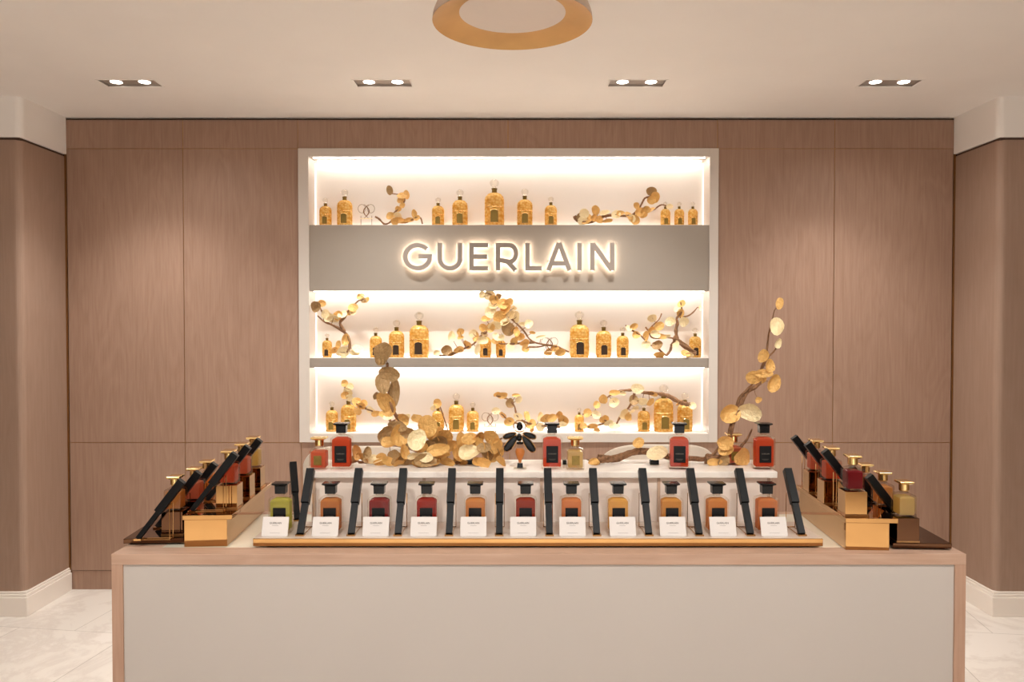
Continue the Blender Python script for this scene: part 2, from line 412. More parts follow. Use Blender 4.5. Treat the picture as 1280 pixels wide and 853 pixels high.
# sign letters
sr = empty('illuminated_sign', (0, 0, 0)); tag(sr, 'halo lit greige capital letters mounted on the board above the middle shelf', 'sign')
def mpf(px0, base):
    def mp(u, v, y):
        p = at(px0 + u, base - v, YS); return Vector((p.x, YS - y, p.z))
    return mp
def arc(cx, cy, rx, ry, a0, a1, n=20): return [(cx + rx * math.cos(R(a0 + (a1 - a0) * i / n)), cy + ry * math.sin(R(a0 + (a1 - a0) * i / n))) for i in range(n + 1)]
def letter_parts(ch, w, H, t):
    h = t / 2
    if ch == 'G': return [arc(w / 2, H / 2, w / 2 - h, H / 2 - h, 42, 360) + [(w - h, H / 2 + .6)], [(w * .53, H / 2 + .6), (w - h + t / 2, H / 2 + .6)]]
    if ch == 'U': return [[(h, H)] + arc(w / 2, w / 2 - .4, w / 2 - h, w / 2 - .4 - h, 180, 360) + [(w - h, H)]]
    if ch == 'E': return [[(h, 0), (h, H)], [(0, h), (w, h)], [(0, H - h), (w, H - h)], [(0, H / 2), (w * .95, H / 2)]]
    if ch == 'R': return [[(h, 0), (h, H)], [(0, H - h)] + arc(w * .6, H - h - (H * .33) + h * .3, w * .4 - h, H * .33 - h * .3, 90, -90) + [(0, H * .34 + h * .9)], [(w * .48, H * .36), (w - h * 1.15, 0)]]
    if ch == 'L': return [[(h, 0), (h, H)], [(0, h), (w, h)]]
    if ch == 'A': return [[(h * 1.05, 0), (w / 2 - .3, H)], [(w - h * 1.05, 0), (w / 2 + .3, H)], [(w * .22, H * .26), (w * .78, H * .26)]]
    if ch == 'I': return [[(h, 0), (h, H)]]
    if ch == 'N': return [[(h, 0), (h, H)], [(w - h, 0), (w - h, H)], [(h * 1.1, H - .5), (w - h * 1.1, .5)]]
LET = [('G', 504.8, 541), ('U', 547.7, 578.3), ('E', 587, 610.5), ('R', 619.9, 647.7), ('L', 656.4, 676.8), ('A', 682.2, 714.4), ('I', 721, 726.5), ('N', 737, 767)]
for ch, a, b in LET:
    mp = mpf(a, 338.8)
    m1 = MB(); m2 = MB(); m3 = MB()
    for i, ps in enumerate(letter_parts(ch, b - a, 34.2, 5.5)):
        m1.strip(ps, 5.5, .022 + i * .0002, .044 + i * .0002, mp)
        m2.strip(ps, 3.6, .0185, .0218, mp)
    lo = m1.build('letter', M['letter'], sr)
    m2.build('halo_light', M['halo'], lo)
    mid = letter_parts(ch, b - a, 34.2, 5.5)[0]
    q = mid[len(mid) // 2] if len(mid) > 2 else (mid[0][0], 12)
    p = mp(q[0], q[1], 0)
    m3.tube([(p.x, YS - .020, p.z), (p.x, YS, p.z)], .003, 6); m3.build('mounting_pin', M['brass'], lo)
# ---------------------------------------------------------------- ceiling lights
lights_n = 0
def spot(loc, target, power, blend=.9, size=R(100), rad=.025, col=(1, .995, .965)):
    l = bpy.data.lights.new('spot_light', 'SPOT'); l.energy = power; l.spot_size = size; l.spot_blend = blend; l.shadow_soft_size = rad; l.color = col
    o = bpy.data.objects.new('spot_light', l); COL.objects.link(o); o.location = loc
    o.rotation_euler = (Vector(target) - Vector(loc)).to_track_quat('-Z', 'Y').to_euler(); return o
def downlight(x0, x1, y0, y1, label, tilt=.0):
    cx, cy = (x0 + x1) / 2, (y0 + y1) / 2
    t = empty('recessed_downlight', (cx, cy, ZC)); tag(t, label, 'ceiling light', 'added fill lights near the photographer' if 'photographer' in label else 'twin recessed downlights')
    hw, hd = (x1 - x0) / 2, (y1 - y0) / 2
    f = MB(); e = .011; z0, z1 = -.002, .004
    f.box(-hw - .004, hw + .004, -hd - .003, -hd + .004, z0, .0); f.box(-hw - .004, hw + .004, hd - .004, hd + .003, z0, .0)
    f.box(-hw - .004, -hw + .004, -hd, hd, z0, .0); f.box(hw - .004, hw + .004, -hd, hd, z0, .0)
    f.build('frame', M['plaster'], t)
    h = MB(); h.box(-hw, hw, -hd, hd, .009, .012); h.box(-hw, hw, -hd, hd, .075, .08); h.box(-hw, -hw + .002, -hd, hd, 0, .08); h.box(hw - .002, hw, -hd, hd, 0, .08)
    h.box(-hw, hw, -hd, -hd + .002, 0, .08); h.box(-hw, hw, hd - .002, hd, 0, .08); h.build('housing', M['lampmetal'], t)
    r = min(hd - .012, .032)
    for s in (-1, 1):
        g = MB(); g.lathe([(r, 0), (r + .003, .004), (r + .003, .03), (r * .5, .05)], 24, (s * hw * .5, 0, .006))
        q = g.build('lamp', M['lampmetal'], t, smooth=True)
        g = MB(); g.lathe([(r * .86, -.0015), (r * .86, .0)], 24, (s * hw * .5, 0, .006)); g.build('lens', M['bulb'], q)
    return cx, cy, hw
for (a, b), (px, nm) in zip(dlx, DL):
    cx, cy, hw = downlight(a, b, yl0, yl1, {'far left': 'white twin downlight in the ceiling nearest the left wall', 'centre left': 'white twin downlight in the ceiling just left of the round lamp', 'centre right': 'white twin downlight in the ceiling just right of the round lamp', 'far right': 'white twin downlight in the ceiling nearest the right wall'}[nm])
    for s in (-1, 1):
        if s < 0: spot((cx + s * hw * .5, cy, ZC - .004), (cx + s * .1, cy + .22, 0), 62, rad=.016, size=R(96), blend=1)
        else: spot((cx + s * hw * .5, cy, ZC - .004), (cx + s * .1, cy - .1, 0), 18, rad=.016, size=R(155), blend=1)
for y, xs in FILLROWS:  # added fill spots, one per unseen fitting
    for x in xs:
        downlight(x - .138, x + .138, y - .05, y + .05, 'added fill downlight in the ceiling out of view, near the photographer')
        if y < 0: spot((x, y, ZC - .004), (x, y - .01, 0), 230, rad=.04, size=R(84), blend=.6)
        else: spot((x, y, ZC - .004), (x * .8, y + 1.5, .9), 54, rad=.05, size=R(80), blend=1)
# flush round lamp
LY = 2.72
lc = at(640.5, 28, LY); LR = .099 * LY
lt = empty('ceiling_lamp', (lc.x, lc.y, lc.z)); tag(lt, 'large round dome ceiling lamp with gold lining and opal centre', 'ceiling lamp')
hh = ZC - lc.z
g = MB(); prof = [(LR, 0)] + [(LR * (math.cos(a) * .55 + .45) if False else LR * (1 - .42 * (k / 10) ** 1.8), hh * k / 10) for k, a in [(k, 0) for k in range(1, 11)]]
g = MB(); nn = 64
ring = [(LR, 0)] + prof[1:] + [(prof[-1][0] - .01, hh)] + [(r - .006, z) for r, z in prof[::-1][1:]]
g.lathe([(LR - .004, .002)] + prof, nn, caps=False); g.build('shell', M['shade'], lt, smooth=True)
g = MB(); DRr = .0655 * LY; DZ = .03
vs = []
pr = [(LR - .0005, -.001)] + [(LR - (LR - DRr) * k / 8, -.001 + (DZ + .001) * (1 - (1 - k / 8) ** 1.6)) for k in range(1, 9)]
vs = [(r * math.cos(2 * PI * i / nn), r * math.sin(2 * PI * i / nn), z) for r, z in pr for i in range(nn)]
fs = [(j * nn + i, j * nn + (i + 1) % nn, (j + 1) * nn + (i + 1) % nn, (j + 1) * nn + i) for j in range(len(pr) - 1) for i in range(nn)]
g.add(vs, fs); g.build('gold_lining', M['goldinner'], lt, smooth=True)
g = MB(); g.lathe([(DRr + .001, DZ - .001), (DRr + .001, DZ + .006)], nn); g.build('diffuser', M['diffuser'], lt)
# ---------------------------------------------------------------- counter
HC = .95
cF = on(139, 693, HC); CX0 = cF.x; CX1 = on(1208, 693, HC).x; CY0 = cF.y; CYB = on(640, 640, HC).y
ct = empty('shop_counter', ((CX0 + CX1) / 2, (CY0 + CYB) / 2, 0)); tag(ct, 'wide oak edged counter with a plain white front panel', 'counter')
cxm, cym = ct.location.x, ct.location.y
TH = .027
def cb(m, x0, x1, y0, y1, z0, z1): return m.box(x0 - cxm, x1 - cxm, y0 - cym, y1 - cym, z0, z1)
gx0, gx1, gy0, gy1 = CX0 + .10, CX1 - .10, CY0 + .06, CYB - .03
m = MB(); cb(m, CX0, CX1, CY0, gy0, HC - TH, HC); cb(m, CX0, CX1, gy1, CYB, HC - TH, HC)
cb(m, CX0, gx0, gy0, gy1, HC - TH, HC); cb(m, gx1, CX1, gy0, gy1, HC - TH, HC); m.build('counter_frame', M['wood_counter'], ct, bevel=.001)
m = MB(); cb(m, gx0, gx1, gy0, gy1, HC - TH, HC - .0005); m.build('glass_top', P('pale frosted glass', (226, 222, 204), .12, noise=.02, nscale=4), ct)
PW = .028
for x0 in (CX0, CX1 - PW):
    m = MB(); cb(m, x0, x0 + PW, CY0, CYB, 0, HC - TH); m.build('side_panel', M['wood_post'], ct, bevel=.001)
m = MB(); cb(m, CX0 + PW, CX1 - PW, CY0 + .004, CY0 + .024, .0, HC - TH); m.build('front_panel', M['front'], ct)
m = MB(); cb(m, CX0 + PW, CX1 - PW, CYB - .03, CYB - .012, .0, HC - TH); m.build('rear_panel', M['front'], ct)
# riser
RZ = HC + .163
rf = on(382, 590, RZ); RX0 = rf.x; RX1 = on(972, 590, RZ).x; RY0 = rf.y; RYB = CYB - .02
rr = empty('display_riser', ((RX0 + RX1) / 2, (RY0 + RYB) / 2, HC)); tag(rr, 'long cream stone riser box behind the front row of bottles', 'display riser')
ox, oy = rr.location.x, rr.location.y
MB().box(RX0 - ox, RX1 - ox, RY0 - oy, RYB - oy, .163 - .018, .163).build('top_slab', M['marble'], rr, bevel=.002)
MB().box(RX0 + .012 - ox, RX1 - .012 - ox, RY0 + .014 - oy, RYB - .012 - oy, 0, .145).build('body', P('blush gloss panel', (240, 226, 214), .3, noise=.05, nscale=6), rr, bevel=.001)
m = MB()
for k in range(5):
    x = RX0 + (RX1 - RX0) * k / 4; x = min(max(x, RX0 + .02), RX1 - .02)
    m.box(x - .004 - ox, x + .004 - ox, RY0 + .010 - oy, RY0 + .014 - oy, 0, .144)
m.build('upright', P('blush edge strip', (200, 172, 150), .25, noise=.05, nscale=9), rr)
# front tray
TZ = HC + .026
tf = on(316, 673, TZ); TX0 = tf.x; TX1 = on(1029, 673, TZ).x; TY0 = tf.y; TYB = RY0 - .006
tr = empty('display_tray', ((TX0 + TX1) / 2, (TY0 + TYB) / 2, HC)); tag(tr, 'long low gold edged tray running along the counter front', 'tray')
ox, oy = tr.location.x, tr.location.y
MB().box(TX0 - ox, TX1 - ox, TY0 - oy, TYB - oy, .005, .0245).build('gold_base', M['gold'], tr, bevel=.0015)
MB().box(TX0 + .002 - ox, TX1 - .002 - ox, TY0 + .002 - oy, TYB - .002 - oy, .0243, .026).build('stone_top', P('tray top', (214, 198, 184), .2, noise=.05, nscale=9), tr)
MB().box(TX0 + .03 - ox, TX1 - .03 - ox, TY0 + .015 - oy, TYB - .02 - oy, 0, .005).build('foot', M['blackm'], tr)
# ---------------------------------------------------------------- bottles
TXT = text_mesh('GUERLAIN', .0052, 'lettering'); TXT.materials.clear(); TXT.materials.append(M['labelprint'])
TXC = text_mesh('GUERLAIN', .0066, 'lettering'); TXC.materials.clear(); TXC.materials.append(M['print'])
def link(name, me, parent, loc=(0, 0, 0), rot=(0, 0, 0)):
    o = bpy.data.objects.new(name, me); COL.objects.link(o); o.parent = parent; o.location = loc; o.rotation_euler = rot; return o
def shape_body(mb, W, D, h1, h2, wn, z0=0):
    mb.taper(W, D, W, D, z0, h1); 
    return mb
def body_mesh(W, D, z0, h1, h2, wn, dn, name, mat, bev):
    vs = []
    for w, d, z in ((W * .96, D * .96, z0), (W, D, z0 + .003), (W, D, h1), (W * .93, D * .93, h1 + (h2 - h1) * .35), (wn, dn, h2)):
        vs += [(-w / 2, -d / 2, z), (w / 2, -d / 2, z), (w / 2, d / 2, z), (-w / 2, d / 2, z)]
    fs = [(3, 2, 1, 0), (16, 17, 18, 19)]
    for j in range(4):
        for i in range(4): fs.append((j * 4 + i, j * 4 + (i + 1) % 4, (j + 1) * 4 + (i + 1) % 4, (j + 1) * 4 + i))
    return MB().add(vs, fs)
def make_large(liq):
    t = empty('perfume_bottle')
    body_mesh(.058, .036, 0, .087, .098, .020, .020, '', None, 0).build('glass_body', M['glass'], t, bevel=.0015)
    li = body_mesh(.050, .028, .008, .082, .090, .028, .018, '', None, 0).build('perfume', LIQ[liq], t, bevel=.001)
    MB().lathe([(.0095, .097), (.0095, .104)], 20).build('neck', M['glass'], t, smooth=True)
    c = MB(); c.taper(.027, .024, .028, .025, .102, .123); c.taper(.028, .025, .038, .033, .1229, .1262); c.taper(.041, .036, .041, .036, .126, .130)
    c.build('cap', M['black'], t, bevel=.0008)
    lb = MB().box(-.0165, .0165, -.0192, -.0181, .020, .067).build('front_label', M['label'], t)
    link('lettering', TXT, lb, (0, -.0193, .045), (PI / 2, 0, 0)).scale = (.9, .9, .9)
    ln = MB().box(-.010, .010, -.01935, -.0192, .030, .0306); ln.box(-.007, .007, -.01935, -.0192, .0275, .0280); ln.build('fine_print', M['labelprint'], lb)
    return t
def make_small(liq, lab='golive'):
    t = empty('small_perfume_bottle')
    body_mesh(.049, .045, 0, .053, .061, .022, .022, '', None, 0).build('glass_body', M['glass'], t, bevel=.002)
    body_mesh(.041, .037, .006, .049, .053, .030, .022, '', None, 0).build('perfume', LIQ[liq], t, bevel=.001)
    MB().lathe([(.0105, .060), (.0105, .067)], 20).build('neck', M['glass'], t, smooth=True)
    c = MB(); c.lathe([(.0115, .065), (.0125, .067), (.0125, .083)], 20); c.taper(.026, .026, .044, .034, .0825, .0862); c.taper(.044, .034, .042, .032, .0861, .0905)
    c.build('cap', M['goldsatin'], t, bevel=.0006)
    MB().box(-.011, .011, -.0233, -.0226, .014, .040).build('front_label', M[lab], t)
    return t
protoL = {}; protoS = {}
def large(liq, loc, label, group=None, rz=0):
    if liq not in protoL: o = protoL[liq] = make_large(liq)
    else: o = copy_tree(protoL[liq])
    o.location = loc; o.rotation_euler = (0, 0, rz)
    return tag(o, label, 'perfume bottle', group)
def small(liq, loc, label, group=None, rz=0):
    if liq not in protoS: o = protoS[liq] = make_small(liq, 'golive')
    else: o = copy_tree(protoS[liq])
    o.location = loc; o.rotation_euler = (0, 0, rz)
    return tag(o, label, 'perfume bottle', group)
ORD = ['first', 'second', 'third', 'fourth', 'fifth', 'sixth', 'seventh', 'eighth', 'ninth', 'tenth', 'eleventh']
fb = [(350, 'green', 'yellow-green'), (412.6, 'amber', 'amber'), (473.5, 'rose', 'dark rose'), (533, 'red', 'red'), (594, 'orange', 'light orange'), (657, 'brown', 'russet brown'),
      (714.4, 'peach', 'peach'), (773, 'pale', 'pale honey'), (839.6, 'yellow', 'golden yellow'), (897, 'orange', 'orange'), (959.5, 'peach', 'apricot')]
Yb = on(640, 666.5, TZ).y
for i, (px, lq, cn) in enumerate(fb):
    p = at(px, 640, Yb)
    large(lq, (p.x, Yb + .012, TZ), 'black capped bottle of %s perfume, %s from the left in the front row' % (cn, ORD[i]), 'front row perfume bottles')
# cards
def make_card():
    t = empty('name_card')
    mt = Matrix.Rotation(R(-20), 4, 'X')
    c = MB().box(-.0335, .0335, -.0015, .0015, .0012, .050, mt).build('card_face', M['card'], t)
    link('lettering', TXC, c, mt @ Vector((0, -.0017, .034)), (PI / 2 - R(20), 0, 0))
    f = MB()
    f.box(-.008, .008, -.0018, -.0016, .0275, .0280, mt); f.box(-.013, .013, -.0018, -.0016, .009, .0094, mt)
    f.build('fine_print', M['print'], c)
    MB().box(-.030, .030, -.0015, .020, 0, .0014).build('card_foot', M['card'], t)
    return t
cards = [342.5, 405.5, 469, 529, 591.5, 654, 716, 779, 842, 905, 969]
c0 = make_card(); Yc = on(640, 671.8, TZ).y
for i, px in enumerate(cards):
    o = c0 if i == 0 else copy_tree(c0); o.location = (at(px, 672, Yc).x, Yc + .004, TZ)
    tag(o, 'small white name card below the %s bottle, %s card from the left' % (fb[i][2], ORD[i]), 'card', 'white cards along the front tray')
# tester sticks
def make_stick():
    t = empty('scent_tester')
    L = .184; th = math.atan2(.113, .147)
    mt = Matrix.Translation((0, .002, .004)) @ Matrix.Rotation(-th, 4, 'X')
    MB().box(-.0085, .0085, -.006, .006, .0, L * .5, mt).build('lower_case', M['blackm'], t, bevel=.0006)
    MB().box(-.0102, .0102, -.011, .009, L * .46, L, mt).build('upper_case', M['blackm'], t, bevel=.0008)
    e = MB(); y1 = .085; z1 = .092
    e.tube([(-.012, y1, .001), (-.012, y1, z1), (.012, y1, z1), (.012, y1, .001)], .0011, 6)
    e.tube([(-.008, y1, .0015), (-.008, -.004, .0015)], .0011, 6); e.tube([(.008, y1, .0015), (.008, -.004, .0015)], .0011, 6)
    e.tube([(-.012, y1, .0015), (.012, y1, .0015)], .0013, 6)
    e.build('wire_easel', M['gold'], t, smooth=True)
    MB().box(-.011, .011, -.006, .012, 0, .004).build('easel_foot', M['gold'], t)
    return t
st0 = make_stick()
used = []
def stick(loc, rz, label, group):
    o = st0 if not used else copy_tree(st0); used.append(1)
    o.location = loc; o.rotation_euler = (0, 0, rz); return tag(o, label, 'perfume tester', group)
sb = [374, 438, 496.8, 561, 624, 687, 746.5, 811.8, 875, 939.4, 1003.8]
Yt = on(640, 671, TZ).y
for i, px in enumerate(sb):
    nb = 'between the %s and %s bottles' % (fb[i][2], fb[i + 1][2]) if i < 10 else 'right of the last apricot bottle'
    stick((at(px, 670, Yt).x, Yt + .008, TZ), 0, 'black tester case in the front row ' + nb, 'front row testers')
stick((at(376, 640, 2.35).x, 2.31, HC), R(21), 'black tester case leaning leftward behind the yellow-green bottle', None)
# upper row on the riser
def up(px): 
    Y = on(640, 586.5, RZ).y; return (at(px, 586, Y).x, Y + .004, RZ)
large('coral', up(427), 'tall coral bottle with black cap on the riser beside the gold leaf pile')
large('coral', up(690), 'tall coral bottle with black cap on the riser beside the bee ornament')
large('coral', up(849), 'tall coral bottle with black cap on the riser in front of the driftwood', rz=R(-6))
large('coral', up(954.6), 'tall coral bottle with black cap at the right end of the riser')
small('blush', up(399), 'small pink bottle with gold cap at the left end of the riser')
small('cream', up(719), 'small pale yellow bottle with gold cap in the middle of the riser')
p = up(926); small('blush', (p[0], p[1] + .075, p[2]), 'small pink bottle with gold cap behind the leaves at the riser right end')
for px, w in ((591, 'under the pale leaf'), (705.5, 'between the coral and pale yellow bottles'), (817, 'below the pale leaf of the driftwood')):
    Y = on(640, 580, RZ).y; x = at(px, 580, Y).x
    t = empty('sample_vial', (x, Y, RZ)); tag(t, 'tiny clear vial with black cap ' + w, 'sample vial', 'tiny vials lying on the riser')
    MB().tube([(0, .0, .007), (0, .04, .007)], .0065, 12).build('vial', M['glass'], t, smooth=True)
    MB().box(-.013 if px != 705.5 else -.006, .013 if px != 705.5 else .006, -.016, 0, 0, .013).build('cap', M['black'], t, bevel=.001)
# bee ornament bottle
Y = up(650)[1]; bx = at(650, 586, Y).x
bt = empty('bee_bottle', (bx, Y, RZ)); tag(bt, 'clear bottle topped by a black and gold winged bee ornament', 'perfume bottle')
def bl(px, py): p = at(px, py, Y); return Vector((p.x - bx, 0, p.z - RZ))
MB().box(-.018, .018, -.016, .016, 0, .003).build('base_plate', M['glass'], bt, bevel=.0005)
MB().taper(.017, .015, .015, .013, .003, .016).build('foot', M['black'], bt, bevel=.001)
MB().lathe([(.004, .015), (.005, .022), (.011, .034), (.016, .050), (.012, .060), (.008, .066), (.008, .072)], 24, sy=.7).build('glass_body', M['glass'], bt, smooth=True)
MB().lathe([(.003, .017), (.004, .023), (.009, .034), (.013, .048), (.010, .057)], 24, sy=.65).build('perfume', LIQ['orange'], bt, smooth=True)
MB().lathe([(.009, .070), (.010, .072), (.010, .075), (.008, .076)], 24).build('collar', M['black'], bt, smooth=True)
def ell(mb, c, rx, ry, rz_, ang=0, n=18):
    mt = Matrix.Translation(c) @ Matrix.Rotation(ang, 4, 'Y')
    vs = []; fs = []; m_ = 10
    for j in range(1, m_):
        ph = PI * j / m_
        for i in range(n):
            a = 2 * PI * i / n
            k = 1 - .25 * math.cos(ph)
            vs.append(mt @ Vector((rx * math.sin(ph) * math.cos(a) * k, ry * math.sin(ph) * math.sin(a), rz_ * math.cos(ph))))
    for j in range(m_ - 2):
        for i in range(n): fs.append((j * n + i, j * n + (i + 1) % n, (j + 1) * n + (i + 1) % n, (j + 1) * n + i))
    fs.append(tuple(range(n))); fs.append(tuple((m_ - 2) * n + i for i in range(n - 1, -1, -1)))
    return mb.add(vs, fs)
s_ = Y / 1000
b_ = MB(); ell(b_, bl(649, 547), 3.4 * s_, .005, 5.2 * s_); b_.build('bee_body', M['black'], bt, smooth=True)
c = bl(649.5, 533)
b_ = MB(); ell(b_, c, 4 * s_, .004, 5.6 * s_); b_.build('bee_head', M['black'], bt, smooth=True)
b_ = MB(); b_.tube([c + Vector((math.cos(a) * 7.6 * s_, 0, math.sin(a) * 7.2 * s_)) for a in [2 * PI * k / 28 for k in range(28)]], .0016, 8, True); b_.build('gold_ring', M['gold'], bt, smooth=True)
for (x0, y0, x1, y1, w) in ((645, 542, 629, 547.5, 3.2), (654, 542, 670, 547.5, 3.2), (646, 545, 631, 564, 4.6), (653, 545, 668, 565, 4.6)):
    a, b = bl(x0, y0), bl(x1, y1); d = b - a; ang = math.atan2(d.x, d.z) + PI
    b_ = MB(); ell(b_, (a + b) / 2, w * s_, .0022, d.length / 2, ang)
    wmat = LIQ['amber'] if (x1, y1) == (631, 564) else M['black']
    wo = b_.build('wing', M['black'], bt, smooth=True)
    b_ = MB(); pts = []
    for k in range(24):
        an = 2 * PI * k / 24; q = Vector((math.sin(an) * w * s_ * (1 - .25 * math.cos(an)) * 1.05, -.0005, math.cos(an) * d.length / 2 * 1.03))
        q.rotate(Euler((0, ang, 0))); pts.append((a + b) / 2 + q)
    b_.tube(pts, .0012, 6, True); b_.build('wing_rim', M['gold'], wo, smooth=True)
b_ = MB().lathe([(.0025, .074), (.0025, .084)], 10); b_.build('stem', M['gold'], bt)
# ---------------------------------------------------------------- side displays
def stand(side):
    s = 1 if side == 'left' else -1            # s=1: inner edge is the right one
    zt_ = HC + .082
    if side == 'left': pf = on(290, 644, zt_); rz = R(3.4)
    else: pf = on(1057, 648, zt_); rz = R(-3.2)
    t = empty('riser_stand', (pf.x, pf.y, HC), rz)
    tag(t, 'mirrored gold riser block at the %s end of the counter' % side, 'display stand', None)
    W = .125 if side == 'left' else .130; D = .42
    def bx_(m, x0, x1, y0, y1, z0, z1):
        a, b = sorted((-s * x0, -s * x1)); return m.box(a, b, y0, y1, z0, z1)
    i0 = .014 if side == 'left' else .002
    bx_(MB(), i0, i0 + .108, .004, D - .03, 0, .070).build('box_body', M['gold'], t, bevel=.001)
    bx_(MB(), 0, W, 0, D, .070, .082).build('top_plate', M['gold'], t, bevel=.001)
    # low outer tray
    if side == 'left': q = on(152, 674, HC + .017); x1 = on(231, 681, HC).x; xa, xb = q.x + .004, x1 - .002
    else: q = on(1188, 679, HC + .017); x1 = on(1113, 686, HC).x; xa, xb = x1 + .002, q.x
    t2 = empty('low_tray', (xa if side == 'left' else xa, q.y, HC), rz)
    tag(t2, 'low painted-reflection gold mirror tray on the outer %s corner of the counter' % side, 'tray')
    w = xb - xa
    MB().box(0, w, 0, .40, .004, .017).build('mirror_top', M['gold_darkrefl'], t2, bevel=.0015)
    MB().box(.012, w - .012, .012, .38, 0, .004).build('foot', M['blackm'], t2)
    return t, t2
stand('left'); stand('right')
def block(loc, rz, label, dark=False):
    t = empty('bottle_plinth', loc, rz); tag(t, label, 'plinth', 'mirrored plinths under the side bottles')
    m = MB(); h = .0275; H_ = .062
    m.box(-h, h, -h, h, 0, H_); m.build('mirror_block', M['gold_darkrefl'] if dark else M['gold'], t, bevel=.0008)
    MB().box(-h - .0008, h + .0008, -h - .0008, h + .0008, 0, .004).build('skirt', M['brass'], t)
    return t
ZI = HC + .082; ZO = HC + .017
RK = ['nearest', 'middle', 'farthest']
def sideset(side, tier, pos, z, sticks, zs):
    rz = R(-90 + 3.4) if side == 'left' else R(90 - 3.2)
    for i, (x, y, lq, cn) in enumerate(pos):
        r0 = R(3.4) if side == 'left' else R(-3.2)
        block((x, y, z), r0, '%s mirrored plinth on the %s side %s' % (RK[i], side, tier), tier == 'low tray')
        small(lq, (x, y, z + .062), 'small gold capped bottle of %s perfume, %s on the %s %s' % (cn, RK[i], side, tier), 'gold capped bottles on the side displays', r0 + (-PI / 2 if side == 'left' else PI / 2))
    for i, (x, y) in enumerate(sticks):
        stick((x, y, zs), rz, 'black tester leaning inward, %s on the %s %s' % (RK[i], side, tier), 'testers on the side displays')
sideset('left', 'riser block', [(-.757, 2.135, 'coral', 'red'), (-.765, 2.262, 'blush', 'pink'), (-.775, 2.39, 'cream', 'pale')], ZI,
        [(-.836, 2.078), (-.843, 2.20), (-.852, 2.33)], ZI)
sideset('left', 'low tray', [(-.893, 2.115, 'amber', 'amber'), (-.890, 2.235, 'blush', 'pink'), (-.901, 2.355, 'orange', 'orange')], ZO,
        [(-.962, 2.045), (-.966, 2.165), (-.972, 2.30)], ZO)
sideset('right', 'riser block', [(.878, 2.055, 'wine', 'wine red'), (.876, 2.19, 'coral', 'coral red'), (.887, 2.33, 'blush', 'pink')], ZI,
        [(.948, 2.125), (.952, 2.26), (.96, 2.39)], ZI)
sideset('right', 'low tray', [(1.006, 2.045, 'cream', 'pale yellow'), (1.012, 2.175, 'orange', 'orange'), (1.019, 2.30, 'blush', 'pink')], ZO,
        [(1.062, 2.115), (1.068, 2.24)], ZO)
# ---------------------------------------------------------------- gilded bee bottles on the shelves
def gilded():
    t = empty('gilded_bottle')          # unit size: height 1, body radius .21
    rb = .21
    prof = [(rb * .93, 0), (rb, .015)] + [(rb, .015 + .53 * k / 16) for k in range(1, 17)]
    for k in range(1, 9):
        a = PI / 2 * k / 8; prof.append((rb * (.22 + .78 * math.cos(a)), .545 + .165 * math.sin(a)))
    def fn(a, z):
        if z < .02 or z > .69: return 1
        row = int(z / .066); return 1 + .045 * abs(math.sin(a * 9 + (row % 2) * PI / 2)) * abs(math.sin(PI * z / .066))
    dense = []
    for (r0, z0), (r1, z1) in zip(prof[:-1], prof[1:]):
        dense.append((r0, z0)); dense.append(((r0 + r1) / 2, (z0 + z1) / 2))
    dense.append(prof[-1])
    MB().lathe(dense, 54, sy=.8, fn=fn).build('bottle_body', M['amber'], t, smooth=True)
    MB().lathe([(.07, .69), (.07, .70), (.058, .71), (.058, .78), (.068, .785), (.068, .80), (.05, .81)], 20).build('collar', M['goldneck'], t, smooth=True)
    s = MB(); s.lathe([(.03, .81), (.035, .83), (.075, .86), (.095, .91), (.09, .95), (.05, .985), (.02, 1.0)], 12, fn=lambda a, z: 1 + .12 * math.cos(6 * a))
    s.build('stopper', M['glass'], t, smooth=True)
    MB().tube([(.0 + .215 * math.cos(a), .175 * math.sin(a), .40) for a in [2 * PI * k / 36 for k in range(36)]], .008, 6, True).build('garland', M['goldsatin'], t, smooth=True)
    arch = [(-.085, .07), (.085, .07), (.085, .30)] + [(.085 * math.cos(R(a)), .30 + .04 * math.sin(R(a))) for a in range(20, 180, 20)] + [(-.085, .30)]
    lb = MB().poly(arch, 0, .02, lambda u, v, y: Vector((u, -.176 + y, v))).build('front_label', M['gdark'], t)
    MB().tube([(u, -.178, v) for u, v in arch], .008, 6, True).build('label_frame', M['goldsatin'], lb, smooth=True)
    return t
gp = None; gp2 = None
YG = YB + .078
def gild(px, top, base, width, bay, label, olive=False):
    global gp, gp2
    if gp is None: gp = o = gilded()
    else: o = copy_tree(gp)
    z0 = bays[bay][0] + .0016
    p = at(px, base, YG); q = at(px, top, YG); h = q.z - z0
    o.location = (p.x, YG, z0); w = width / 1000 * YG
    sx = w / .43 ; o.scale = (sx, min(sx, .115 / .36), h)
    for ch in o.children:
        if ch.name.startswith('front_label'):
            if gp2 is None:
                gp3 = ch.data.copy(); gp3.materials.clear(); gp3.materials.append(M['golive']); gp2 = (ch.data, gp3)
            ch.data = gp2[1 if olive else 0]
    tag(o, label, 'perfume bottle', ['gilded bottles on the top shelf', 'gilded bottles on the middle shelf', 'gilded bottles on the bottom shelf'][bay])
